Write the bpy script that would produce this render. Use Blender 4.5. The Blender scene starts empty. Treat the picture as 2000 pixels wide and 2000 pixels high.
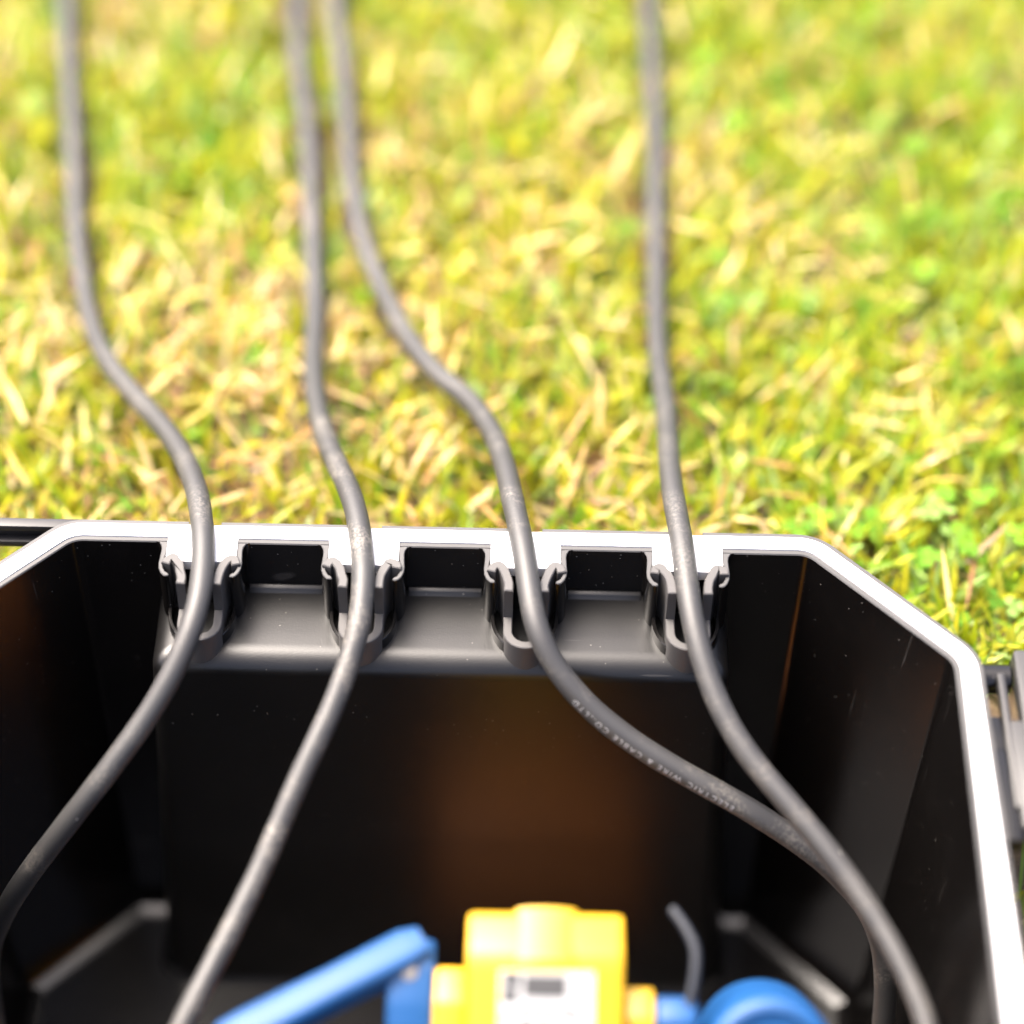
import bpy, bmesh, math, random
import numpy as np
from mathutils import Vector, Matrix
from mathutils.geometry import tessellate_polygon

R = math.radians
MM = 0.001
RIM = 0.061            # height of the box rim above the soil, metres
scene = bpy.context.scene
col = scene.collection

# ---------------------------------------------------------------- camera
cam_data = bpy.data.cameras.new('camera')
cam = bpy.data.objects.new('camera', cam_data)
col.objects.link(cam)
scene.camera = cam
cam_data.sensor_width = 36.0
cam_data.lens = 90.0
cam_data.clip_start = 0.02
cam_data.clip_end = 2000.0
_t, _r = R(48.0), R(1.2)
_f = Vector((0, math.cos(_t), -math.sin(_t)))
_x = Vector((1, 0, 0))
_u = _x.cross(_f)
_cx = _x * math.cos(_r) + _u * math.sin(_r)
_cu = _u * math.cos(_r) - _x * math.sin(_r)
_m = Matrix((_cx, _cu, -_f)).transposed().to_4x4()
_m.translation = Vector((24.35 * MM, -588.1 * MM, 663.5 * MM + RIM))
cam.matrix_world = _m
cam_data.dof.use_dof = True
cam_data.dof.focus_distance = 0.882
cam_data.dof.aperture_fstop = 2.1

# ---------------------------------------------------------------- world, sun, exposure
SUN_EL, SUN_AZ = 62.0, 301.0      # azimuth measured clockwise from +Y
world = bpy.data.worlds.new('World')
scene.world = world
world.use_nodes = True
wn = world.node_tree.nodes
wl = world.node_tree.links
wn.clear()
sky = wn.new('ShaderNodeTexSky')
sky.sky_type = 'NISHITA'
sky.sun_disc = False
sky.sun_elevation = R(SUN_EL)
sky.sun_rotation = R(SUN_AZ)
sky.air_density = 0.5
sky.dust_density = 9.0
sky.ozone_density = 0.0
bg = wn.new('ShaderNodeBackground')
bg.inputs['Strength'].default_value = 0.15
wo = wn.new('ShaderNodeOutputWorld')
wl.new(sky.outputs[0], bg.inputs[0])
wl.new(bg.outputs[0], wo.inputs[0])

sun_data = bpy.data.lights.new('sun', 'SUN')
sun_data.energy = 1.5
sun_data.angle = R(40.0)
sun_data.color = (1.0, 0.95, 0.86)
sun = bpy.data.objects.new('sun', sun_data)
col.objects.link(sun)
_az, _el = R(SUN_AZ), R(SUN_EL)
_d = Vector((math.sin(_az) * math.cos(_el), math.cos(_az) * math.cos(_el), math.sin(_el)))
sun.rotation_euler = _d.to_track_quat('Z', 'Y').to_euler()
sun.location = _d * 5

scene.view_settings.view_transform = 'Standard'
scene.view_settings.look = 'None'
scene.view_settings.gamma = 1.0
scene.view_settings.exposure = 2.66
scene.view_settings.use_curve_mapping = False
scene.render.engine = 'CYCLES'
scene.cycles.use_denoising = True
scene.cycles.max_bounces = 8
scene.cycles.transparent_max_bounces = 8

# ---------------------------------------------------------------- helpers
def V(x, y, z):
    """box coordinates in mm (z measured from the rim) to world metres"""
    return Vector((x * MM, y * MM, z * MM + RIM))

def tag(o, label=None, cat=None, group=None, kind=None):
    if label: o['label'] = label
    if cat: o['category'] = cat
    if group: o['group'] = group
    if kind: o['kind'] = kind
    return o

def thing(name, loc, label, cat, group=None):
    o = bpy.data.objects.new(name, None)
    o.empty_display_size = 0.02
    col.objects.link(o)
    o.location = loc
    return tag(o, label, cat, group)

def smooth(me, angle=35):
    for p in me.polygons:
        p.use_smooth = True
    me.set_sharp_from_angle(angle=R(angle))

def obj(name, verts, faces, mat, parent=None, angle=35, fix=True):
    """verts in box mm"""
    me = bpy.data.meshes.new(name)
    off = parent_origin(parent)
    me.from_pydata([V(*v) - off for v in verts], [], faces)
    if fix:
        bm = bmesh.new(); bm.from_mesh(me)
        bmesh.ops.remove_doubles(bm, verts=bm.verts, dist=1e-6)
        bmesh.ops.recalc_face_normals(bm, faces=bm.faces)
        bm.to_mesh(me); bm.free()
    smooth(me, angle)
    me.materials.append(mat)
    o = bpy.data.objects.new(name, me)
    col.objects.link(o)
    if parent is not None:
        o.parent = parent
    return o

def parent_origin(p):
    o = Vector((0, 0, 0))
    while p is not None:
        o += p.location
        p = p.parent
    return o

def ring_skin(rings, cap0=True, cap1=True):
    n = len(rings[0])
    vs = [p for r in rings for p in r]
    fs = []
    for k in range(len(rings) - 1):
        for i in range(n):
            j = (i + 1) % n
            fs.append((k * n + i, k * n + j, (k + 1) * n + j, (k + 1) * n + i))
    if cap0: fs.append(tuple(reversed(range(n))))
    if cap1: fs.append(tuple((len(rings) - 1) * n + i for i in range(n)))
    return vs, fs

def prism(poly, z0, z1, bev=0.0):
    """vertical prism over a plan polygon with a small bevelled top edge; poly [(x, y)]"""
    rings = [[(x, y, z0) for x, y in poly]]
    if bev:
        rings.append([(x, y, z1 - bev) for x, y in poly])
        rings.append([(x, y, z1) for x, y in inset(poly, bev)])
    else:
        rings.append([(x, y, z1) for x, y in poly])
    return ring_skin(rings)

def inset(poly, d):
    n = len(poly)
    area = sum(poly[i][0] * poly[(i + 1) % n][1] - poly[(i + 1) % n][0] * poly[i][1] for i in range(n))
    s = 1 if area > 0 else -1
    out = []
    for i in range(n):
        a, b, c = (Vector(poly[k % n]) for k in (i - 1, i, i + 1))
        e1, e2 = (b - a).normalized(), (c - b).normalized()
        n1, n2 = Vector((-e1.y, e1.x)) * s, Vector((-e2.y, e2.x)) * s
        m = (n1 + n2)
        q = max(0.35, 1 + n1.dot(n2))
        p = b + m * (d / q)
        out.append((p.x, p.y))
    return out

def strip(path, t):
    """plan polygon of a wall of thickness t along a polyline"""
    L, Rr = [], []
    n = len(path)
    for i in range(n):
        a = Vector(path[max(i - 1, 0)]); b = Vector(path[min(i + 1, n - 1)])
        e = (b - a).normalized()
        nn = Vector((-e.y, e.x))
        p = Vector(path[i])
        L.append(tuple(p + nn * t / 2)); Rr.append(tuple(p - nn * t / 2))
    return L + Rr[::-1]

def catmull(pts, per=6):
    out = []
    P = [Vector(p) for p in pts]
    P = [P[0] * 2 - P[1]] + P + [P[-1] * 2 - P[-2]]
    for i in range(1, len(P) - 2):
        for k in range(per):
            t = k / per
            a, b, c, d = P[i - 1:i + 3]
            out.append(0.5 * ((2 * b) + (c - a) * t + (2 * a - 5 * b + 4 * c - d) * t * t + (3 * b - a - 3 * c + d) * t ** 3))
    out.append(P[-2].copy())
    return out

def resample(pts, step):
    s = [0.0]
    for a, b in zip(pts, pts[1:]):
        s.append(s[-1] + (b - a).length)
    n = max(2, int(s[-1] / step))
    q = np.linspace(0, s[-1], n + 1)
    A = np.array([tuple(p) for p in pts])
    return [Vector((np.interp(v, s, A[:, 0]), np.interp(v, s, A[:, 1]), np.interp(v, s, A[:, 2]))) for v in q]

def relax(pts, it):
    for _ in range(it):
        pts = [pts[0]] + [(a + b * 2 + c) / 4 for a, b, c in zip(pts, pts[1:], pts[2:])] + [pts[-1]]
    return pts

def frames(pts):
    T = []
    for i in range(len(pts)):
        T.append((pts[min(i + 1, len(pts) - 1)] - pts[max(i - 1, 0)]).normalized())
    n = T[0].orthogonal().normalized()
    N = []
    for t in T:
        n = (n - t * n.dot(t)).normalized()
        N.append(n)
    return T, N

def tube(pts, r, seg=20, rad=None):
    T, N = frames(pts)
    rings = []
    for i, p in enumerate(pts):
        b = T[i].cross(N[i])
        rr = r if rad is None else rad[i]
        rings.append([tuple(p + (N[i] * math.cos(a) + b * math.sin(a)) * rr)
                      for a in (2 * math.pi * k / seg for k in range(seg))])
    return ring_skin(rings)

def rbox(x0, x1, y0, y1, z0, z1, b=1.0):
    """box with chamfered edges"""
    bm = bmesh.new()
    bmesh.ops.create_cube(bm, size=1.0)
    for v in bm.verts:
        v.co = Vector(((x0 + x1) / 2 + v.co.x * (x1 - x0), (y0 + y1) / 2 + v.co.y * (y1 - y0), (z0 + z1) / 2 + v.co.z * (z1 - z0)))
    if b:
        bmesh.ops.bevel(bm, geom=bm.edges[:], offset=b, segments=2, profile=0.5, affect='EDGES')
    vs = [tuple(v.co) for v in bm.verts]
    fs = [tuple(v.index for v in f.verts) for f in bm.faces]
    bm.verts.index_update()
    bm.free()
    return vs, fs

def extrude_x(prof, x0, x1, b=1.0):
    """profile [(y, z)] swept along x with rounded ends"""
    bm = bmesh.new()
    A = [bm.verts.new((x0, y, z)) for y, z in prof]
    B = [bm.verts.new((x1, y, z)) for y, z in prof]
    n = len(prof)
    bm.faces.new(A); bm.faces.new(B[::-1])
    for i in range(n):
        bm.faces.new((A[i], B[i], B[(i + 1) % n], A[(i + 1) % n]))
    bmesh.ops.recalc_face_normals(bm, faces=bm.faces)
    if b:
        bmesh.ops.bevel(bm, geom=bm.edges[:], offset=b, segments=3, profile=0.5, affect='EDGES')
    bm.verts.index_update()
    vs = [tuple(v.co) for v in bm.verts]
    fs = [tuple(v.index for v in f.verts) for f in bm.faces]
    bm.free()
    return vs, fs

def lathe(base, axis, prof, seg=40):
    """prof [(radius, height)] about an axis through base"""
    axis = Vector(axis).normalized()
    n = axis.orthogonal().normalized(); b = axis.cross(n)
    base = Vector(base)
    rings = [[tuple(base + axis * h + (n * math.cos(a) + b * math.sin(a)) * r)
              for a in (2 * math.pi * k / seg for k in range(seg))] for r, h in prof]
    return ring_skin(rings)

def join(*parts):
    vs, fs = [], []
    for v, f in parts:
        o = len(vs)
        vs += v
        fs += [tuple(i + o for i in q) for q in f]
    return vs, fs

# ---------------------------------------------------------------- materials
def new_mat(name):
    m = bpy.data.materials.new(name)
    m.use_nodes = True
    nt = m.node_tree
    return m, nt, nt.nodes['Principled BSDF']

def N(nt, t, **kw):
    n = nt.nodes.new(t)
    for k, v in kw.items():
        if k in n.inputs: n.inputs[k].default_value = v
        else: setattr(n, k, v)
    return n

def coords(nt):
    return N(nt, 'ShaderNodeTexCoord').outputs['Object']

def ramp(nt, fac, stops):
    r = N(nt, 'ShaderNodeValToRGB')
    e = r.color_ramp.elements
    while len(e) < len(stops): e.new(0.5)
    for el, (p, c) in zip(e, stops):
        el.position = p
        el.color = c if len(c) == 4 else (*c, 1)
    nt.links.new(fac, r.inputs[0])
    return r.outputs[0]

def mix(nt, fac, a, b):
    m = N(nt, 'ShaderNodeMix', data_type='RGBA')
    for s, v in ((m.inputs[0], fac), (m.inputs[6], a), (m.inputs[7], b)):
        if hasattr(v, 'is_linked'): nt.links.new(v, s)
        else: s.default_value = v
    return m.outputs[2]

def math_node(nt, op, a, b=None):
    m = N(nt, 'ShaderNodeMath', operation=op)
    for i, v in enumerate((a, b)):
        if v is None: continue
        if hasattr(v, 'is_linked'): nt.links.new(v, m.inputs[i])
        else: m.inputs[i].default_value = v
    return m.outputs[0]

def bump(nt, bsdf, height, strength, dist):
    b = N(nt, 'ShaderNodeBump')
    b.inputs['Strength'].default_value = strength
    b.inputs['Distance'].default_value = dist
    nt.links.new(height, b.inputs['Height'])
    nt.links.new(b.outputs[0], bsdf.inputs['Normal'])

def speck_mask(nt, co, scale, size, keep):
    v = N(nt, 'ShaderNodeTexVoronoi', Scale=scale, Randomness=1.0)
    nt.links.new(co, v.inputs['Vector'])
    sep = N(nt, 'ShaderNodeSeparateColor')
    nt.links.new(v.outputs['Color'], sep.inputs[0])
    pick = math_node(nt, 'GREATER_THAN', sep.outputs[0], 1 - keep)
    sz = math_node(nt, 'MULTIPLY', sep.outputs[1], size)
    near = math_node(nt, 'LESS_THAN', v.outputs['Distance'], sz)
    return math_node(nt, 'MULTIPLY', pick, near)

def plastic(name, base, rough, rough_var, dust, bump_s, speck_keep=0.75):
    m, nt, b = new_mat(name)
    co = coords(nt)
    n1 = N(nt, 'ShaderNodeTexNoise', Scale=28.0, Detail=6.0, Roughness=0.6)
    nt.links.new(co, n1.inputs['Vector'])
    n2 = N(nt, 'ShaderNodeTexNoise', Scale=1800.0, Detail=2.0)
    nt.links.new(co, n2.inputs['Vector'])
    sm = speck_mask(nt, co, 330.0, 0.10, speck_keep)
    film = ramp(nt, n1.outputs[0], [(0.52, (0, 0, 0)), (0.8, (1, 1, 1))])
    c0 = mix(nt, math_node(nt, 'MULTIPLY', film, dust), (*base, 1), (0.13, 0.12, 0.11, 1))
    c1 = mix(nt, math_node(nt, 'MULTIPLY', sm, 0.5), c0, (0.16, 0.15, 0.135, 1))
    # a few hairline scratches
    mp = N(nt, 'ShaderNodeMapping')
    mp.inputs['Rotation'].default_value = (0.5, 0.9, 0.4)
    mp.inputs['Scale'].default_value = (22, 620, 22)
    nt.links.new(co, mp.inputs[0])
    ns = N(nt, 'ShaderNodeTexNoise', Scale=1.0, Detail=2.0)
    nt.links.new(mp.outputs[0], ns.inputs['Vector'])
    scr = ramp(nt, ns.outputs[0], [(0.735, (0, 0, 0)), (0.76, (1, 1, 1))])
    c1 = mix(nt, math_node(nt, 'MULTIPLY', scr, 0.10), c1, (0.16, 0.15, 0.14, 1))
    nt.links.new(c1, b.inputs['Base Color'])
    rr = N(nt, 'ShaderNodeMapRange')
    rr.inputs['To Min'].default_value = rough - rough_var
    rr.inputs['To Max'].default_value = rough + rough_var
    nt.links.new(n1.outputs[0], rr.inputs[0])
    nt.links.new(rr.outputs[0], b.inputs['Roughness'])
    bump(nt, b, n2.outputs[0], bump_s, 0.00006)
    return m

M_SHELL = plastic('black_moulded_plastic', (0.0024, 0.0021, 0.0020), 0.19, 0.04, 0.010, 0.06)
M_SHELL.node_tree.nodes['Principled BSDF'].inputs['Specular IOR Level'].default_value = 0.40
M_LEDGE = plastic('black_satin_plastic', (0.0032, 0.0031, 0.0031), 0.33, 0.05, 0.012, 0.45)
M_LEDGE.node_tree.nodes['Principled BSDF'].inputs['Specular IOR Level'].default_value = 0.36
M_RIM = plastic('sky_lit_rim_plastic', (0.024, 0.0235, 0.024), 0.55, 0.06, 0.04, 0.4, 0.2)  # paler shell plastic for the top lips, sky reflection painted into its base colour
M_RUBBER = plastic('dark_grey_rubber', (0.034, 0.0325, 0.0325), 0.6, 0.08, 0.22, 0.5, 0.15)
M_LATCH = plastic('grey_latch_plastic', (0.013, 0.0125, 0.013), 0.5, 0.06, 0.15, 0.3, 0.2)

# white foam gasket, faint extrusion lines
M_SEAL, nt, b = new_mat('white_foam_gasket')
co = coords(nt)
w = N(nt, 'ShaderNodeTexNoise', Scale=1.0, Detail=3.0)
mp = N(nt, 'ShaderNodeMapping')
mp.inputs['Scale'].default_value = (20, 1500, 200)
nt.links.new(co, mp.inputs[0]); nt.links.new(mp.outputs[0], w.inputs['Vector'])
n3 = N(nt, 'ShaderNodeTexNoise', Scale=60.0, Detail=4.0)
nt.links.new(co, n3.inputs['Vector'])
nt.links.new(ramp(nt, n3.outputs[0], [(0.3, (0.48, 0.49, 0.51)), (0.7, (0.58, 0.58, 0.59))]), b.inputs['Base Color'])
b.inputs['Roughness'].default_value = 0.6
bump(nt, b, w.outputs[0], 0.35, 0.0002)

# cable sheath
def cable_mat(name, dirt):
    m, nt, b = new_mat(name)
    co = coords(nt)
    n1 = N(nt, 'ShaderNodeTexNoise', Scale=45.0, Detail=8.0, Roughness=0.65)
    nt.links.new(co, n1.inputs['Vector'])
    n2 = N(nt, 'ShaderNodeTexNoise', Scale=900.0, Detail=3.0)
    nt.links.new(co, n2.inputs['Vector'])
    f1 = ramp(nt, n1.outputs[0], [(0.50, (0, 0, 0)), (0.72, (1, 1, 1))])
    f2 = ramp(nt, n2.outputs[0], [(0.42, (0, 0, 0)), (0.62, (1, 1, 1))])
    fac = math_node(nt, 'MULTIPLY', math_node(nt, 'MULTIPLY', f1, f2), dirt)
    c0 = mix(nt, fac, (0.019, 0.0187, 0.019, 1), (0.15, 0.135, 0.115, 1))
    sm = speck_mask(nt, co, 260.0, 0.10, 0.12)
    c1 = mix(nt, math_node(nt, 'MULTIPLY', sm, 0.7), c0, (0.35, 0.33, 0.30, 1))
    nt.links.new(c1, b.inputs['Base Color'])
    rr = N(nt, 'ShaderNodeMapRange')
    rr.inputs['To Min'].default_value = 0.44
    rr.inputs['To Max'].default_value = 0.66
    nt.links.new(n1.outputs[0], rr.inputs[0])
    nt.links.new(rr.outputs[0], b.inputs['Roughness'])
    bump(nt, b, n2.outputs[0], 0.45, 0.00014)
    return m
M_CABLE = [cable_mat('black_rubber_sheath', 0.45), cable_mat('dusty_rubber_sheath', 0.9),
           cable_mat('worn_rubber_sheath', 0.6), cable_mat('clean_rubber_sheath', 0.40)]

def simple(name, c, rough, var=0.06, scale=60.0, spec=0.5):
    m, nt, b = new_mat(name)
    co = coords(nt)
    n1 = N(nt, 'ShaderNodeTexNoise', Scale=scale, Detail=5.0)
    nt.links.new(co, n1.inputs['Vector'])
    lo = tuple(v * (1 - var) for v in c); hi = tuple(min(1, v * (1 + var)) for v in c)
    nt.links.new(ramp(nt, n1.outputs[0], [(0.3, lo), (0.7, hi)]), b.inputs['Base Color'])
    b.inputs['Roughness'].default_value = rough
    b.inputs['Specular IOR Level'].default_value = spec
    return m
M_PRINT = simple('white_print', (0.22, 0.22, 0.225), 0.5)
M_YELLOW = simple('yellow_plastic', (0.44, 0.25, 0.003), 0.42)
M_BASE = simple('orange_brown_plastic', (0.30, 0.095, 0.014), 0.5)
M_BLUE = simple('blue_plastic', (0.0035, 0.040, 0.128), 0.5, spec=0.3)
M_STICKER = simple('white_sticker', (0.27, 0.27, 0.27), 0.6, spec=0.3)
M_INK = simple('grey_ink', (0.03, 0.03, 0.03), 0.6)
M_SCREW = simple('steel_screw', (0.16, 0.155, 0.15), 0.5)
M_STRAP = simple('dark_blue_strap', (0.004, 0.006, 0.011), 0.6, spec=0.3)

# soil under the lawn, turning into lawn colour beyond the modelled blades
M_SOIL, nt, b = new_mat('lawn_soil')
co = coords(nt)
n1 = N(nt, 'ShaderNodeTexNoise', Scale=60.0, Detail=8.0, Roughness=0.7)
nt.links.new(co, n1.inputs['Vector'])
n2 = N(nt, 'ShaderNodeTexNoise', Scale=9.0, Detail=5.0)
nt.links.new(co, n2.inputs['Vector'])
soil = ramp(nt, n1.outputs[0], [(0.3, (0.035, 0.022, 0.012)), (0.55, (0.085, 0.055, 0.028)), (0.75, (0.16, 0.115, 0.06))])
lawn = ramp(nt, n1.outputs[0], [(0.3, (0.05, 0.06, 0.012)), (0.5, (0.11, 0.13, 0.02)), (0.75, (0.20, 0.19, 0.06))])
geo = N(nt, 'ShaderNodeVectorMath', operation='LENGTH')
nt.links.new(co, geo.inputs[0])
mr = N(nt, 'ShaderNodeMapRange')
mr.inputs['From Min'].default_value = 0.8
mr.inputs['From Max'].default_value = 1.3
nt.links.new(geo.outputs['Value'], mr.inputs[0])
nt.links.new(mix(nt, mr.outputs[0], soil, lawn), b.inputs['Base Color'])
b.inputs['Roughness'].default_value = 0.9
bump(nt, b, n1.outputs[0], 0.8, 0.006)

# grass blades: one colour per blade, some light passing through
def leaf_mat(name, trans, rough):
    m, nt, b = new_mat(name)
    at = N(nt, 'ShaderNodeAttribute', attribute_name='blade_colour')
    nt.links.new(at.outputs['Color'], b.inputs['Base Color'])
    b.inputs['Roughness'].default_value = rough
    tr = N(nt, 'ShaderNodeBsdfTranslucent')
    nt.links.new(at.outputs['Color'], tr.inputs['Color'])
    mx = N(nt, 'ShaderNodeMixShader')
    mx.inputs[0].default_value = trans
    nt.links.new(b.outputs[0], mx.inputs[1]); nt.links.new(tr.outputs[0], mx.inputs[2])
    nt.links.new(mx.outputs[0], nt.nodes['Material Output'].inputs['Surface'])
    return m
M_GRASS = leaf_mat('grass_blade', 0.46, 0.45)
M_CLOVER = leaf_mat('clover_leaf', 0.40, 0.85)
M_CLOVER.node_tree.nodes['Principled BSDF'].inputs['Specular IOR Level'].default_value = 0.1

# ---------------------------------------------------------------- box plan: chamfered rectangle with rounded corners
HW, BACK, FRONT, CH = 180.0, 0.0, -300.0, 50.5
def octo(d, seg=7, r0=16.0):
    """outline inset by d mm from the outer edge of the gasket, counter-clockwise"""
    base = [(HW, FRONT + CH), (HW, BACK - CH), (HW - CH, BACK), (-HW + CH, BACK),
            (-HW, BACK - CH), (-HW, FRONT + CH), (-HW + CH, FRONT), (HW - CH, FRONT)]
    P = [Vector(p) for p in inset(base, d)] if d else [Vector(p) for p in base]
    out = []
    r = max(3.0, r0 - d)
    n = len(P)
    for i in range(n):
        a, b_, c = P[i - 1], P[i], P[(i + 1) % n]
        u, v = (a - b_).normalized(), (c - b_).normalized()
        ang = u.angle(v)
        t = r / math.tan(ang / 2)
        cc = b_ + (u + v).normalized() * (r / math.sin(ang / 2))
        p0, p1 = b_ + u * t - cc, b_ + v * t - cc
        a0, a1 = math.atan2(p0.y, p0.x), math.atan2(p1.y, p1.x)
        da = (a1 - a0 + math.pi) % (2 * math.pi) - math.pi
        for k in range(seg + 1):
            q = a0 + da * k / seg
            out.append((cc.x + r * math.cos(q), cc.y + r * math.sin(q)))
    return out

def inset_exact(base, d):
    return inset(base, d)

SLOTS = [1.6 - 83.4, 1.6 - 27.8, 1.6 + 27.8, 1.6 + 83.4]
FLOOR = -208.0
DRAFT = 0.05

# ---------------------------------------------------------------- ground
def ground():
    base = octo(3.5)
    n = len(base)
    rings = [[(x * MM, y * MM, 0.0) for x, y in base]]
    cx, cy = 0.0, -0.15
    for k in (1.3, 2.2, 5.0):
        rings.append([(cx + (x * MM - cx) * k, cy + (y * MM - cy) * k, 0.0) for x, y in base])
    for rad in (8.0, 60.0, 500.0):
        rr = []
        for x, y in base:
            v = Vector((x * MM - cx, y * MM - cy)).normalized() * rad
            rr.append((cx + v.x, cy + v.y, 0.0))
        rings.append(rr)
    vs, fs = ring_skin(rings, False, False)
    me = bpy.data.meshes.new('ground')
    me.from_pydata(vs, [], fs)
    me.materials.append(M_SOIL)
    bm = bmesh.new(); bm.from_mesh(me)
    bmesh.ops.recalc_face_normals(bm, faces=bm.faces)
    if bm.faces[0].normal.z < 0:
        bmesh.ops.reverse_faces(bm, faces=bm.faces)
    bm.to_mesh(me); bm.free()
    o = bpy.data.objects.new('ground', me)
    col.objects.link(o)
    tag(o, 'brown soil showing between the lawn grass blades', None, None, 'structure')
ground()

# ---------------------------------------------------------------- the black box
box = thing('cable_box', V(0, -150, FLOOR - 3), 'black plastic cable box with white gasket rim, open on the lawn', 'box')

def sky_sheen(o, zmin=-0.6, steep=0.55):
    """up-facing top edges get a lighter grey: sky sheen painted into the colour"""
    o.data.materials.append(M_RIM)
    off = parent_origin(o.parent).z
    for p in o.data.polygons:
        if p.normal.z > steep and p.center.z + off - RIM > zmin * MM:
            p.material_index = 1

def shell():
    prof = [(14.0, FLOOR - 3), (12.0, FLOOR - 3), (3.0, -16), (2.6, -14), (-1.4, -11.5), (-2.0, -10.5),
            (-2.0, -0.4), (-1.6, 0.0), (-0.2, 0.0), (0.0, -0.2), (0.0, -4.0), (5.8, -4.0), (5.8, -0.3),
            (6.1, 0.0), (7.45, 0.0), (7.8, -0.4)]
    for z in (-2, -10, -40, -80, -120, -160, -192, -195, -196):
        prof.append((7.8 + DRAFT * -z, z))
    prof += [(18.6, -203), (20.8, -206.4), (24.5, FLOOR), (26.0, FLOOR), (60.0, FLOOR)]
    rings = [[(x, y, z) for x, y in octo(d)] for d, z in prof]
    vs, fs = ring_skin(rings)
    o = obj('shell', vs, fs, M_SHELL, box, 30)
    # notches in the outer lip where the cables leave
    cut = bpy.data.meshes.new('notch_cutter')
    cv, cf = join(*[rbox(x - 5.6, x + 5.6, -0.1, 6.0, -6.0, 2.0, 0) for x in SLOTS])
    off = parent_origin(box)
    cut.from_pydata([V(*v) - off for v in cv], [], cf)
    bm = bmesh.new(); bm.from_mesh(cut); bmesh.ops.recalc_face_normals(bm, faces=bm.faces); bm.to_mesh(cut); bm.free()
    co_ = bpy.data.objects.new('notch_cutter', cut)
    col.objects.link(co_)
    co_.parent = box
    md = o.modifiers.new('notches', 'BOOLEAN')
    md.operation = 'DIFFERENCE'; md.object = co_; md.solver = 'EXACT'
    dg = bpy.context.evaluated_depsgraph_get()
    me = bpy.data.meshes.new_from_object(o.evaluated_get(dg))
    o.modifiers.clear()
    o.data = me
    me.name = 'shell'
    bpy.data.objects.remove(co_)
    smooth(me, 30)
    if not me.materials: me.materials.append(M_SHELL)
    sky_sheen(o)
shell()

def inner_ledge():
    X, r = 99.3, 5.0
    def lvl(z, ins):
        x, yf, rr = X - ins, -43.0 + ins, max(1.5, r - ins * 0.5)
        pts = [(x, -6.6), (x, yf + rr)]
        for k in range(1, 7):
            a = -math.pi / 2 * k / 6
            pts.append((x - rr + rr * math.cos(a), yf + rr + rr * math.sin(a)))
        for k in range(0, 7):
            a = -math.pi / 2 - math.pi / 2 * k / 6
            pts.append((-x + rr + rr * math.cos(a), yf + rr + rr * math.sin(a)))
        pts.append((-x, -6.6))
        return [(px + 0.9, py, z) for px, py in pts]
    rings = [lvl(FLOOR + 0.6, -9.2 - 3), lvl(FLOOR + 3, -9.2), lvl(-120, -4.7), lvl(-60, -1.65)]
    for k in range(11):
        a = math.pi / 2 * k / 10
        rings.append(lvl(-29.0 + 7.1 * math.sin(a), 9.0 * (1 - math.cos(a))))
    rings.append(lvl(-21.8, 14.0))
    vs, fs = ring_skin(rings)
    obj('inner_ledge', vs, fs, M_LEDGE, box, 50)
inner_ledge()

def pocket_fillets():
    """soft bead where each pocket meets the ledge"""
    xs = [SLOTS[0] + 14.6, SLOTS[1] - 14.6, SLOTS[1] + 14.6, SLOTS[2] - 14.6, SLOTS[2] + 14.6, SLOTS[3] - 14.6]
    for a, b_ in zip(xs[0::2], xs[1::2]):
        prof = [(-7.0, -20.0), (-9.2, -20.1), (-10.2, -20.6), (-10.8, -21.2), (-11.4, -21.7), (-12.2, -22.4), (-7.0, -22.4)]
        vs, fs = extrude_x(prof, a + 0.4, b_ - 0.4, 0.2)
        obj('pocket_bead', vs, fs, M_LEDGE, box, 50)
pocket_fillets()

def gasket():
    o_ = octo(0.12)
    i_ = octo(5.68)
    # the inner outline steps out into a tab at each cable slot
    back = [k for k in range(len(i_)) if abs(i_[k][1] + 5.68) < 0.02]
    xs = sorted(back, key=lambda k: -i_[k][0])
    first = max(k for k in back if i_[k][0] > 0)
    loop = []
    for k, p in enumerate(i_):
        loop.append(p)
        if k == first:
            for x in reversed(SLOTS):
                loop += [(x + 12.0, -5.68), (x + 12.0, -16.1), (x + 11.4, -16.7), (x - 11.4, -16.7), (x - 12.0, -16.1), (x - 12.0, -5.68)]
    z0, z1 = -3.9, 0.35
    allp = o_ + loop
    tris = tessellate_polygon([[Vector((*p, 0)) for p in o_], [Vector((*p, 0)) for p in loop]])
    n = len(allp)
    vs = [(x, y, z1) for x, y in allp] + [(x, y, z0) for x, y in allp]
    fs = [tuple(t) for t in tris] + [tuple(n + i for i in reversed(t)) for t in tris]
    for s, e in ((0, len(o_)), (len(o_), n)):
        m = e - s
        for i in range(m):
            a, b_ = s + i, s + (i + 1) % m
            fs.append((a, b_, n + b_, n + a))
    obj('gasket', vs, fs, M_SEAL, box, 30)
gasket()

HOOK = [(-12.0, -7.7), (-12.05, -13.0), (-12.5, -15.0), (-12.85, -17.2), (-12.6, -19.3), (-11.8, -21.0), (-10.5, -21.9),
        (-10.3, -22.9), (-11.2, -23.1), (-12.2, -22.8), (-13.3, -21.4), (-14.05, -19.4), (-14.25, -17.0), (-14.1, -15.2), (-13.9, -11.2),
        (-14.1, -9.6), (-14.9, -8.2), (-16.2, -7.7)]
ARM = [(-12.0, -18.6), (-11.75, -17.1), (-10.9, -15.9), (-9.7, -15.6), (-8.6, -16.8), (-7.5, -19.0), (-6.6, -21.6), (-6.15, -24.5), (-6.1, -27.5)]
def mirror(p, s, x0):
    q = [(x0 + (x if s < 0 else -x), y) for x, y in p]
    return q if s < 0 else q[::-1]

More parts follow.
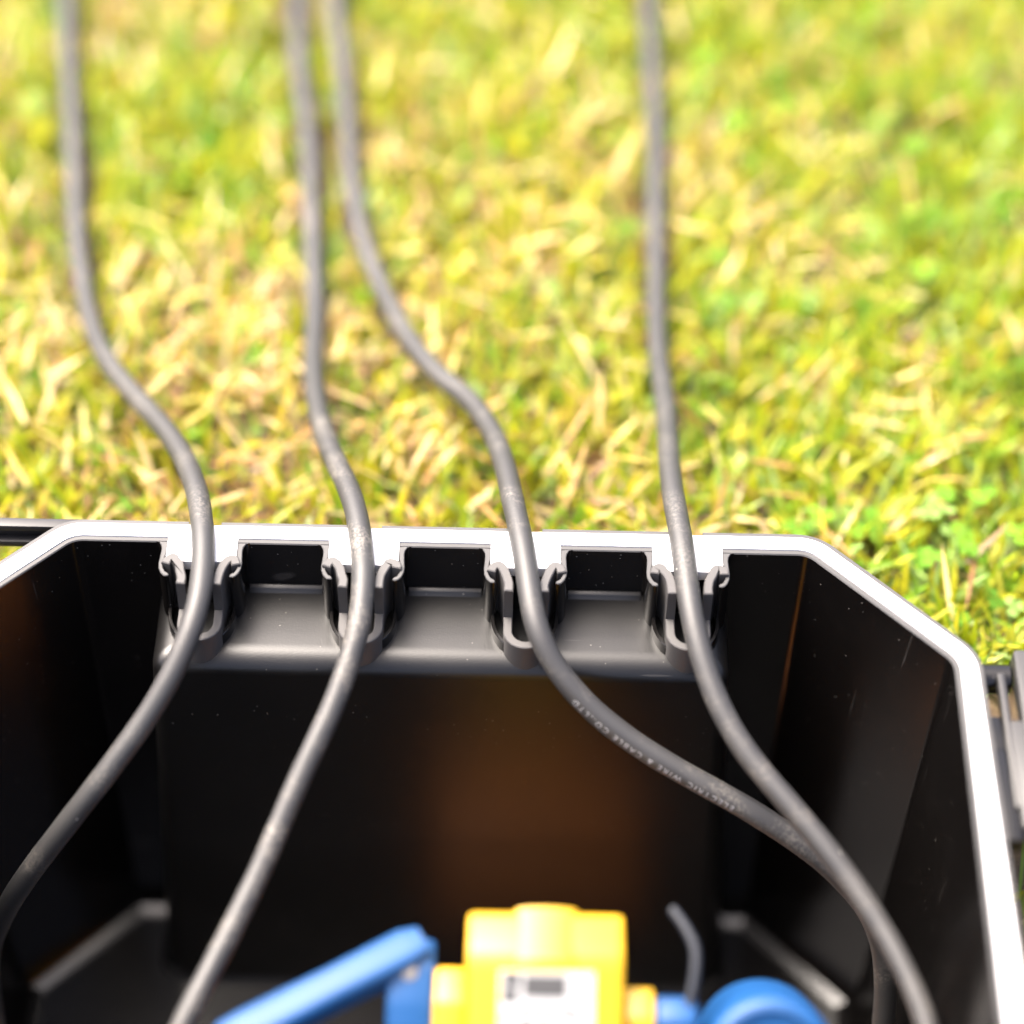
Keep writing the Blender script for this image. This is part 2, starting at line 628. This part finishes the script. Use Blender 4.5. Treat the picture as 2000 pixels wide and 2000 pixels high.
def slot(x0, k):
    rng = random.Random(k + 20)
    dx, dz, dc, dy = (rng.uniform(-0.45, 0.45) for _ in range(4))
    # moulded cheeks with their curled ends, and the floor the gasket tab rests on
    parts = []
    for s in (-1, 1):
        parts.append(prism(mirror(HOOK, s, x0), -22.5, 0.0, 0.25))
        sleeve = [(-11.0, -21.5), (-11.0, -25.0), (-10.6, -28.0), (-9.6, -31.0), (-7.9, -33.8), (-5.0, -36.5)]
        parts.append(prism(mirror(strip(sleeve, 1.3), s, x0), -26.0, -17.0, 0.2))
    parts.append(rbox(x0 - 11.6, x0 + 11.6, -16.2, -7.4, -22.3, -4.0, 0.2))
    sky_sheen(obj('slot_cheeks', *join(*parts), M_SHELL, box, 40))
    # rubber insert: two curled arms and the low cup in front
    parts = []
    for s in (-1, 1):
        parts.append(prism(mirror(strip(catmull2([(ax + rng.uniform(-0.25, 0.25), ay + rng.uniform(-0.25, 0.25)) for ax, ay in ARM[:-1]] + [ARM[-1]]), 3.1), s, x0 + dx), -26.0, 1.3 + dz * 0.6, 0.35))
    U = [(-6.1, -27.45), (-6.1, -31.0)] + [(6.1 * math.cos(a), -33.6 + 6.1 * math.sin(a)) for a in
         (math.pi + math.pi * j / 14 for j in range(15))] + [(6.1, -31.0), (6.1, -27.45)]
    parts.append(prism([(x0 + dx + x, y) for x, y in strip(U, 3.0)], -26.5, -12.4 + dc, 0.3))
    obj('rubber_insert', *join(*parts), M_RUBBER, box, 40)

def catmull2(p):
    return [(v.x, v.y) for v in catmull([(x, y, 0) for x, y in p], 3)]

for k, x0 in enumerate(SLOTS):
    slot(x0, k)

def handle():
    # channel-shaped carrying bar across the chamfered corner
    L = -134.0
    o = obj('carry_handle', *join(
        rbox(-188.0, -120.0, -1.75, 2.2, -3.0, -0.4, 0.4),
        rbox(-188.0, -124.0, -2.5, 0.9, -10.5, -7.6, 0.4),
        rbox(-188.0, -124.0, 1.0, 2.1, -10.5, -2.6, 0.3),
        rbox(-192.0, -188.05, -60.0, 2.2, -10.5, -0.4, 0.5),
        rbox(-191.8, -178.0, -60.0, -56.0, -10.4, -0.5, 0.5)), M_LATCH, box, 40)
handle()

def latch():
    body = obj('latch', *join(
        rbox(187.4, 190.2, -108.0, -53.0, -10.0, -5.5, 0.9),
        rbox(193.4, 212.0, -116.0, -44.0, -12.0, -4.0, 1.5),
        rbox(189.0, 212.0, -116.0, -73.0, -13.0, -5.0, 1.5)), M_LATCH, box, 40)
    obj('pivot', *lathe((180.8, -51.5, -11.5), (1, 0, 0), [(4.0, 0), (5.2, 0.4), (5.2, 11.5), (4.4, 12.2)], 28), M_SHELL, body, 40)
    obj('hinge_lug', *join(
        rbox(180.6, 188.5, -84.0, -70.0, -16.0, -7.5, 0.8),
        rbox(180.6, 189.5, -120.0, -84.05, -14.0, -7.0, 0.8)), M_SHELL, body, 40)
latch()

# ---------------------------------------------------------------- cables
CABLES = {
    1: [(-181.9, 357.1, -46.0), (-175.3, 311.9, -46.5), (-167.5, 265.5, -47.0), (-159.5, 213.7, -46.4), (-153.7, 181.0, -46.0), (-144.6, 145.9, -42.0), (-132.6, 114.3, -34.0), (-116.6, 84.0, -24.6), (-102.6, 59.0, -15.4), (-93.0, 37.2, -7.4), (-86.1, 15.2, 0.0), (-82.2, -5.1, 3.4), (-80.6, -19.4, 3.2), (-80.5, -34.4, 1.5), (-82.4, -45.4, -2.0), (-87.5, -57.3, -10.0), (-96.6, -69.2, -21.0), (-109.7, -81.9, -34.0), (-123.2, -90.3, -50.0), (-139.3, -95.3, -75.0), (-152.2, -95.4, -103.3)],
    2: [(-78.2, 360.7, -46.0), (-73.5, 315.3, -46.5), (-66.8, 265.2, -47.0), (-61.7, 216.8, -46.4), (-58.6, 183.9, -46.0), (-55.6, 148.6, -42.0), (-52.6, 108.3, -31.5), (-47.8, 71.2, -19.3), (-40.9, 42.6, -8.8), (-34.0, 22.1, -1.8), (-29.3, 4.7, 2.3), (-26.5, -13.1, 3.3), (-25.4, -26.5, 2.2), (-26.3, -42.1, -1.4), (-29.6, -55.7, -7.2), (-34.8, -70.5, -14.2), (-41.5, -85.0, -21.4), (-48.7, -100.3, -30.1), (-55.7, -115.9, -38.2), (-63.4, -132.0, -45.0), (-70.9, -148.6, -50.7), (-77.5, -163.6, -56.0)],
    3: [(-60.6, 361.3, -46.0), (-55.1, 315.9, -46.5), (-49.1, 265.8, -47.0), (-44.2, 227.5, -46.5), (-37.9, 194.3, -46.1), (-28.8, 165.2, -43.8), (-16.7, 131.6, -37.5), (-4.3, 105.6, -30.2), (7.3, 87.7, -24.6), (16.7, 62.5, -15.4), (21.9, 36.6, -6.0), (24.7, 12.3, 1.2), (27.5, -6.8, 3.3), (30.1, -25.0, 2.2), (33.0, -40.5, -1.4), (40.4, -51.1, -10.8), (53.2, -60.5, -21.3), (69.7, -68.4, -31.0), (87.9, -75.1, -39.3), (104.3, -80.8, -46.0), (119.0, -86.6, -52.8), (130.1, -91.3, -58.7), (141.4, -97.4, -67.2), (151.4, -104.1, -80.0)],
    4: [(82.0, 366.2, -46.0), (82.5, 309.5, -46.6), (82.3, 255.8, -46.8), (81.5, 204.6, -46.2), (80.6, 166.7, -43.6), (80.4, 120.6, -34.0), (80.7, 79.2, -20.9), (80.5, 46.1, -8.8), (81.1, 16.9, 0.6), (82.6, -2.9, 3.4), (83.8, -19.2, 2.7), (85.6, -35.4, -0.2), (89.1, -49.2, -5.8), (95.0, -63.3, -13.3), (104.2, -77.3, -20.8), (114.7, -88.9, -26.7), (127.6, -102.8, -33.8), (138.8, -116.1, -40.5), (147.9, -129.3, -45.9), (155.1, -142.3, -50.4), (161.3, -157.9, -56.0)],
}
BEFORE = {1: [(-250, 1250, -46), (-238, 900, -46), (-215, 620, -46), (-195, 450, -46)],
          2: [(-150, 1250, -46), (-120, 900, -46), (-98, 620, -46), (-86, 450, -46)],
          3: [(-40, 1250, -46), (-70, 900, -46), (-76, 620, -46), (-68, 450, -46)],
          4: [(60, 1250, -46), (72, 900, -46), (79, 620, -46), (81, 460, -46)]}
AFTER = {1: [(-160, -97, -128), (-160, -108, -160), (-152, -136, -193), (-130, -175, -203), (-100, -220, -203.5)],
         2: [(-84, -182, -66), (-90, -212, -92), (-88, -236, -140), (-72, -240, -192), (-50, -235, -203.5)],
         3: [(157, -112, -104), (158, -125, -145), (150, -145, -188), (135, -170, -203), (110, -215, -203.5)],
         4: [(163.5, -175, -63), (162.5, -198, -82), (156, -222, -130), (142, -236, -190), (120, -240, -203.5)]}
LABELS = {1: 'leftmost black cable, curving into the box beside its left corner',
          2: 'second black cable from the left, dusty and bent straight down over the rim',
          3: 'black cable with white printed lettering, third from the left',
          4: 'rightmost black cable, nearly straight across the grass, crossing over the lettered one'}
CR = 4.0
PATHS = {}
for k in (1, 2, 3, 4):
    pts = catmull(BEFORE[k] + CABLES[k] + AFTER[k], 8)
    pts = relax(resample(pts, 2.2), 10)
    rng = random.Random(k)
    # slight kinks: no real cable is a perfect curve
    ph = [rng.uniform(0, 6.3) for _ in range(6)]
    for i, p in enumerate(pts):
        s = i * 2.2
        p.x += 0.25 * math.sin(s / 17 + ph[0]) + 0.2 * math.sin(s / 31 + ph[1])
        p.z += 0.2 * math.sin(s / 23 + ph[2])
    PATHS[k] = pts
    rad = [CR * (1 + 0.008 * math.sin(i * 0.7 + ph[3]) + 0.006 * math.sin(i * 0.23 + ph[4])) for i in range(len(pts))]
    vs, fs = tube(pts, CR, 24, rad)
    o = obj('power_cable', vs, fs, M_CABLE[k - 1], None, 60, True)
    tag(o, LABELS[k], 'cable', 'cables running into the box')
    if k == 3:
        lettered = o

def lettering(parent, pts, text, px_start, size, phi0):
    cu = bpy.data.curves.new('printed_lettering', 'FONT')
    cu.body = text
    cu.size = size
    cu.space_character = 1.42
    cu.resolution_u = 3
    t = bpy.data.objects.new('printed_lettering', cu)
    col.objects.link(t)
    dg = bpy.context.evaluated_depsgraph_get()
    me = bpy.data.meshes.new_from_object(t.evaluated_get(dg))
    bpy.data.objects.remove(t)
    bm = bmesh.new(); bm.from_mesh(me)
    bmesh.ops.triangulate(bm, faces=bm.faces)
    bmesh.ops.subdivide_edges(bm, edges=[e for e in bm.edges if e.calc_length() > size * 0.35], cuts=1)
    bm.to_mesh(me); bm.free()
    S = [0.0]
    for a, b_ in zip(pts, pts[1:]): S.append(S[-1] + (b_ - a).length)
    A = np.array([tuple(p) for p in pts])
    view = Vector((0, -0.67, 0.74))
    i0 = min(range(len(pts)), key=lambda i: (pts[i] - Vector(px_start)).length)
    s0 = S[i0]
    for v in me.vertices:
        s = s0 - v.co.x
        P = Vector([np.interp(s, S, A[:, j]) for j in range(3)])
        P2 = Vector([np.interp(s + 2, S, A[:, j]) for j in range(3)])
        P1 = Vector([np.interp(s - 2, S, A[:, j]) for j in range(3)])
        T = (P2 - P1).normalized()
        c = (view - T * view.dot(T)).normalized()
        bdir = -(c.cross(T)) if (c.cross(T)).x > 0 else c.cross(T)
        phi = phi0 + v.co.y / CR
        q = P + (c * math.cos(phi) + bdir * math.sin(phi)) * (CR * 1.015 + 0.03)
        v.co = V(*q)
    me.materials.append(M_PRINT)
    o = bpy.data.objects.new('printed_lettering', me)
    col.objects.link(o)
    o.parent = parent
    tag(o, 'white upside-down lettering reading ELECTRIC WIRE & CABLE CO.,LTD')
lettering(lettered, PATHS[3], 'ELECTRIC WIRE & CABLE CO.,LTD', (101.5, -80.0, -45.0), 3.1, R(22))

# ---------------------------------------------------------------- yellow and blue power splitter standing in the box
sp = thing('power_splitter', V(38, -175, FLOOR), 'yellow power splitter with blue sockets and white sticker inside the box', 'splitter')
FN = Vector((0, -0.64, 0.77)).normalized()
def splitter():
    prof = [(-150, FLOOR + 0.2), (-149, -10), (-151, -8), (-164, -8), (-168, -10), (-201, -37.5), (-206, -46), (-206, FLOOR + 0.2)]
    body = obj('body', *extrude_x(prof, 13.6, 61.4, 1.6), M_YELLOW, sp, 40)
    obj('base', *rbox(-6.0, 88.0, -148.9, -98.0, FLOOR + 0.3, -178.0, 12.0), M_BASE, sp, 40)  # unseen base, added to give the brown reflection on the inner back wall
    # raised rib over the top
    bump_ = []
    for y in (-148.7, -167.5):
        bump_.append([(37.6 + 9.5 * math.cos(a), y, -9.0 + 1.9 * math.sin(a)) for a in (math.pi * j / 16 for j in range(17))])
    obj('top_rib', *ring_skin(bump_), M_YELLOW, body, 40)
    obj('shoulder', *extrude_x([(-160, -120), (-158.5, -27), (-160, -25), (-172, -25), (-206, -54), (-206, -120)], 3.4, 13.5, 1.5), M_YELLOW, sp, 40)
    obj('shoulder', *extrude_x([(-166, -120), (-164.5, -27), (-166, -25), (-176, -26), (-206, -56), (-206, -120)], 61.5, 71.6, 1.5), M_YELLOW, sp, 40)
    # sticker lying on the sloping face
    o0 = Vector((0, -168.6, -10.5)); dn = Vector((0, -33, -27.5)).normalized(); nn = Vector((0, -27.5, 33)).normalized()
    def patch(x0, x1, a, b_, h0, h1):
        P = []
        for h in (h0, h1):
            for x, t in ((x0, a), (x1, a), (x1, b_), (x0, b_)):
                P.append(tuple(o0 + dn * t + nn * h + Vector((x, 0, 0))))
        return P, [(3, 2, 1, 0), (4, 5, 6, 7), (0, 1, 5, 4), (1, 2, 6, 5), (2, 3, 7, 6), (3, 0, 4, 7)]
    st = obj('sticker', *patch(23.4, 52.6, 0.6, 40.0, -0.3, 0.25), M_STICKER, sp, 40)
    rng = random.Random(4)
    ink = [patch(24.6, 29.8, 1.4, 5.4, 0.1, 0.42), patch(24.4, 29.2, 6.2, 10.2, 0.1, 0.42)]
    ink.append(patch(31.0, 44.0, 2.0, 8.6, 0.1, 0.42))
    for row in range(7):
        x = 24.6 + (0 if row % 2 else 5)
        while x < 44:
            w_ = rng.uniform(2.4, 5.0)
            ink.append(patch(x, x + w_, 11.2 + row * 3.2, 12.6 + row * 3.2, 0.1, 0.42))
            x += w_ + rng.uniform(0.8, 2.2)
    obj('sticker_print', *join(*ink), M_INK, st, 40)
    # blue socket bracket with its lever
    br = obj('socket_bracket', *extrude_x([(-150, -120), (-148.5, -27), (-150, -24.5), (-160, -24), (-170, -30), (-206, -62), (-206, -120)], -11.6, 3.3, 1.8), M_BLUE, sp, 40)
    obj('screw', *lathe((-4.6, -161.5, -25.4), FN, [(2.6, -0.6), (2.6, 0.9), (2.1, 1.3), (0.6, 1.35)], 24), M_SCREW, br, 40)
    a, b_ = Vector((-2, -152.5, -25)), Vector((-64, -186, -33))
    d = (b_ - a).normalized(); up = Vector((0, 0, 1)); sd = d.cross(up).normalized(); up = sd.cross(d)
    rings = []
    for t, w_, h_ in ((-2, 5.0, 4.6), (4, 6.6, 5.6), (30, 6.0, 5.4), (58, 6.4, 5.2), (66, 6.0, 4.8), (68, 5.0, 3.8)):
        ring = []
        for j in range(20):
            q = 2 * math.pi * j / 20
            cx_, cy_ = math.cos(q), math.sin(q)
            k_ = 1 / max(abs(cx_), abs(cy_)) ** 0.95
            ring.append(tuple(a + d * t + sd * (w_ * cx_ * k_) + up * (h_ * cy_ * k_)))
        rings.append(ring)
    obj('lever', *ring_skin(rings), M_BLUE, sp, 50)
    # right: collar, round cap, dangling strap
    obj('socket_collar', *extrude_x([(-168, -120), (-166.5, -28), (-168, -26), (-176, -26), (-206, -58), (-206, -120)], 71.7, 85.2, 2.2), M_BLUE, sp, 40)
    cap = obj('socket_cap', *lathe((107.5, -163.0, -62.0), FN, [(17, 0), (21.0, 0.5), (21.0, 34), (20.3, 36.8), (18.4, 38.2), (16.5, 38.4), (15.6, 36.8), (15.0, 36.6), (6.0, 36.2), (0.5, 36.2)], 48), M_BLUE, sp, 40)
    obj('cap_stem', *lathe((106.0, -163.0, -61.0), (-0.75, 0.0, -0.66), [(9, 0), (9, 34)], 28), M_BLUE, cap, 40)
    spts = relax(resample(catmull([(81.8, -172, -28), (84.0, -163, -23), (84.4, -155, -20), (82.0, -148.5, -19), (79.0, -143, -19), (77.4, -140.5, -19)], 6), 0.8), 4)
    obj('strap', *tube(spts, 1.7, 12), M_STRAP, sp, 60)
splitter()

# ---------------------------------------------------------------- lawn
rs = np.random.RandomState(11)

def in_box(x, y, pad):
    """inside the chamfered outline, metres"""
    hw = HW * MM + pad; ch = CH * MM
    xx = np.abs(x); yy = np.abs(y - (BACK + FRONT) / 2 * MM); hh = (BACK - FRONT) / 2 * MM + pad
    return (xx < hw) & (yy < hh) & ((xx - (hw - ch)) + (yy - (hh - ch)) < ch)

def value_noise(x, y, scale, seed):
    r = np.random.RandomState(seed).rand(64, 64)
    u, v = x * scale + 1000.3, y * scale + 1000.7
    i, j = np.floor(u).astype(int), np.floor(v).astype(int)
    a, b_ = u - i, v - j
    a, b_ = a * a * (3 - 2 * a), b_ * b_ * (3 - 2 * b_)
    g = lambda p, q: r[p % 64, q % 64]
    return (g(i, j) * (1 - a) + g(i + 1, j) * a) * (1 - b_) + (g(i, j + 1) * (1 - a) + g(i + 1, j + 1) * a) * b_

def scatter(n, x0, x1, y0, y1, pad=0.004):
    x = rs.uniform(x0, x1, n); y = rs.uniform(y0, y1, n)
    k = ~in_box(x, y, pad)
    return x[k], y[k]

def blades(x, y, h, w, lean, curl, az, face, colour, z0=None, rows=5):
    """arrays of ribbon blades"""
    n = len(x)
    t = np.linspace(0, 1, rows)
    z0 = np.zeros(n) if z0 is None else z0
    ang = lean[:, None] + curl[:, None] * t[None, :]           # tilt from vertical along the blade
    ds = (h / (rows - 1))[:, None]
    cx = np.cumsum(np.sin(ang) * ds, 1) - np.sin(ang) * ds
    cz = np.cumsum(np.cos(ang) * ds, 1) - np.cos(ang) * ds
    X = x[:, None] + cx * np.cos(az)[:, None]
    Y = y[:, None] + cx * np.sin(az)[:, None]
    Z = np.maximum(z0[:, None] + cz, 0.001)
    prof = np.array([0.75, 1.0, 0.92, 0.62, 0.06]) if rows == 5 else np.interp(t, [0, .3, .7, 1], [.7, 1, .8, .05])
    wx = -np.sin(az + face)[:, None] * prof * w[:, None] / 2
    wy = np.cos(az + face)[:, None] * prof * w[:, None] / 2
    P = np.empty((n, rows, 2, 3))
    P[:, :, 0] = np.stack([X - wx, Y - wy, Z], -1)
    P[:, :, 1] = np.stack([X + wx, Y + wy, Z], -1)
    ok = ~(in_box(P[..., 0], P[..., 1], 0.0025).any(axis=(1, 2)))      # nothing grows through the box
    ok &= ~(under_cable(P[..., 0], P[..., 1], P[..., 2]).any(axis=(1, 2)))
    P, colour = P[ok], colour[ok]
    n = len(P)
    base = (np.arange(n) * rows * 2)[:, None]
    F = []
    for k in range(rows - 1):
        F.append(np.stack([base[:, 0] + 2 * k, base[:, 0] + 2 * k + 1, base[:, 0] + 2 * k + 3, base[:, 0] + 2 * k + 2], 1))
    F = np.concatenate(F, 0)
    C = np.repeat(colour[:, None, :], rows * 2, 1).reshape(-1, 3)
    return P.reshape(-1, 3), F, C

def mesh_from(name, chunks, mat):
    Vv, Ff, Cc, o = [], [], [], 0
    for p, f, c in chunks:
        Vv.append(p); Ff.append(f + o); Cc.append(c); o += len(p)
    Vv = np.concatenate(Vv); Ff = np.concatenate(Ff); Cc = np.concatenate(Cc)
    me = bpy.data.meshes.new(name)
    me.vertices.add(len(Vv)); me.vertices.foreach_set('co', Vv.astype(np.float32).ravel())
    me.loops.add(Ff.size); me.loops.foreach_set('vertex_index', Ff.astype(np.int32).ravel())
    me.polygons.add(len(Ff))
    me.polygons.foreach_set('loop_start', (np.arange(len(Ff)) * Ff.shape[1]).astype(np.int32))
    me.polygons.foreach_set('use_smooth', np.ones(len(Ff), bool))
    at = me.attributes.new('blade_colour', 'FLOAT_COLOR', 'POINT')
    at.data.foreach_set('color', np.concatenate([Cc, np.ones((len(Cc), 1))], 1).astype(np.float32).ravel())
    me.update(); me.validate()
    me.materials.append(mat)
    o = bpy.data.objects.new(name, me)
    col.objects.link(o)
    return o

# plan map of how low the cables hang, so that no blade stands through one
GX0, GY0, GS, GN = -0.40, -0.05, 0.002, 700
cable_low = np.full((GN, GN), 9.0)
for pts in PATHS.values():
    for p in pts:
        i, j = int((p.x * MM - GX0) / GS), int((p.y * MM - GY0) / GS)
        if 3 <= i < GN - 3 and 3 <= j < GN - 3 and p.y > 0:
            blk = cable_low[i - 2:i + 4, j - 2:j + 4]
            np.minimum(blk, p.z * MM + RIM - 0.003, out=blk)
def under_cable(x, y, z):
    i = np.clip(((x - GX0) / GS).astype(int), 0, GN - 1); j = np.clip(((y - GY0) / GS).astype(int), 0, GN - 1)
    return z > cable_low[i, j]

def pick_colour(pal, n, jit=0.18):
    p = np.array(pal)
    c = p[rs.randint(0, len(p), n)]
    return np.clip(c * (1 + rs.uniform(-jit, jit, (n, 1))) * (1 + rs.uniform(-0.06, 0.06, (n, 3))), 0.002, 0.9)

GREEN = [(0.22, 0.30, 0.010), (0.29, 0.33, 0.010), (0.33, 0.34, 0.012), (0.13, 0.24, 0.010), (0.36, 0.35, 0.03), (0.25, 0.35, 0.10), (0.32, 0.32, 0.010), (0.15, 0.28, 0.02)]
STRAW = [(0.46, 0.32, 0.12), (0.52, 0.41, 0.20), (0.36, 0.21, 0.07), (0.24, 0.12, 0.045), (0.48, 0.40, 0.10), (0.16, 0.08, 0.03), (0.54, 0.43, 0.20)]
YELLOW = [(0.44, 0.38, 0.012), (0.40, 0.35, 0.02), (0.46, 0.37, 0.04)]

def lawn():
    ch = []
    for area, dens, rows in (((-0.34, 0.36, -0.02, 0.50), 11.0, 5), ((-0.95, 0.95, -0.75, 1.35), 0.9, 5)):
        x0, x1, y0, y1 = area
        A = (x1 - x0) * (y1 - y0) * 1e4
        # living blades
        n = int(A * dens)
        x, y = scatter(n, *area)
        dry = value_noise(x, y, 9.0, 3) * 0.6 + value_noise(x, y, 31.0, 4) * 0.4 - x * 0.55
        gap = value_noise(x, y, 70.0, 21) * 0.65 + value_noise(x, y, 150.0, 22) * 0.35      # tufts and bare spots
        keep = (rs.rand(len(x)) > np.clip((dry - 0.45) * 1.5, 0, 0.55)) & (rs.rand(len(x)) < np.clip((gap - 0.18) * 3.6, 0.08, 1))
        x, y, dry = x[keep], y[keep], dry[keep]
        n = len(x)
        c = pick_colour(GREEN, n)
        yl = rs.rand(n) < np.clip(0.07 + (dry - 0.35) * 0.6, 0.03, 0.5)
        c[yl] = pick_colour(YELLOW, yl.sum())
        ch.append(blades(x, y, rs.uniform(0.009, 0.029, n), rs.uniform(0.0012, 0.0036, n), rs.uniform(0.05, 0.75, n), rs.uniform(0.0, 1.0, n),
                         rs.uniform(0, 6.283, n), rs.uniform(-0.5, 0.5, n), c, None, rows))
        # dry straw, mostly lying down
        n = int(A * dens * 0.24)
        x, y = scatter(n, *area)
        dry = value_noise(x, y, 9.0, 3) * 0.6 + value_noise(x, y, 31.0, 4) * 0.4 - x * 0.55
        keep = rs.rand(len(x)) < np.clip(0.18 + (dry - 0.30) * 1.8, 0.12, 1)
        x, y = x[keep], y[keep]
        n = len(x)
        ch.append(blades(x, y, rs.uniform(0.010, 0.028, n), rs.uniform(0.0010, 0.0028, n), rs.uniform(0.7, 1.45, n), rs.uniform(-0.3, 0.5, n),
                         rs.uniform(0, 6.283, n), rs.uniform(-0.7, 0.7, n), pick_colour(STRAW, n), rs.uniform(0.001, 0.016, n), rows))
    o = mesh_from('grass', ch, M_GRASS)
    tag(o, 'short yellow-green lawn grass with dry straw blades', None, None, 'stuff')

def clover():
    seg = 9
    chunks = []
    for area, n in (((-0.34, 0.36, -0.02, 0.50), 1900), ((-0.95, 0.95, -0.75, 1.35), 1100)):
        x, y = scatter(n, *area, 0.010)
        m = value_noise(x, y, 14.0, 9) + x * 1.5
        k = (rs.rand(len(x)) < np.clip((m - 0.45) * 1.6, 0.06, 0.8))
        k &= ~under_cable(x + 0.005, y, 0.03) & ~under_cable(x - 0.005, y, 0.03) & ~under_cable(x, y, 0.03)
        x, y = x[k], y[k]
        for px, py in zip(x, y):
            h = rs.uniform(0.007, 0.020)
            a0 = rs.uniform(0, 6.283)
            tilt = rs.uniform(0.1, 0.9); taz = rs.uniform(0, 6.283)
            sz = rs.uniform(0.0014, 0.0034)
            c0 = np.array([(0.09, 0.20, 0.02), (0.17, 0.27, 0.07), (0.12, 0.23, 0.02)][rs.randint(3)]) * rs.uniform(0.85, 1.2)
            nv = Vector((math.sin(tilt) * math.cos(taz), math.sin(tilt) * math.sin(taz), math.cos(tilt)))
            q = nv.to_track_quat('Z', 'Y').to_matrix()
            P, F, C = [], [], []
            for lf in range(3):
                a = a0 + lf * 2.094
                fold = rs.uniform(0.1, 0.35)
                cen = Vector((math.cos(a), math.sin(a), 0)) * sz
                base = len(P)
                P.append(tuple(q @ Vector((0, 0, 0)) + Vector((px, py, h))))
                for j in range(7):
                    t = -1.0 + 2.0 * j / 6
                    rr = sz * 2 * (1 - 0.35 * t * t) * (0.93 if j == 3 else 1.0)
                    d = Vector((math.cos(a + t * 0.85) * rr, math.sin(a + t * 0.85) * rr, abs(t) * fold * sz * 1.2))
                    P.append(tuple(q @ d + Vector((px, py, h))))
                for j in range(0, 6, 2):
                    F.append((base, base + 1 + j, base + 2 + j, base + 3 + j))
                C += [tuple(c0 * rs.uniform(0.92, 1.08))] * 8
            base = len(P)
            wd = 0.0006
            for zz in (0.0, h):
                P += [(px - wd, py, zz), (px + wd, py, zz)]
            F.append((base, base + 1, base + 3, base + 2))
            C += [tuple(c0)] * 4
            chunks.append((np.array(P), np.array(F), np.array(C)))
    o = mesh_from('clover', chunks, M_CLOVER)
    tag(o, 'small round clover leaves growing among the grass', None, None, 'stuff')
lawn()
clover()
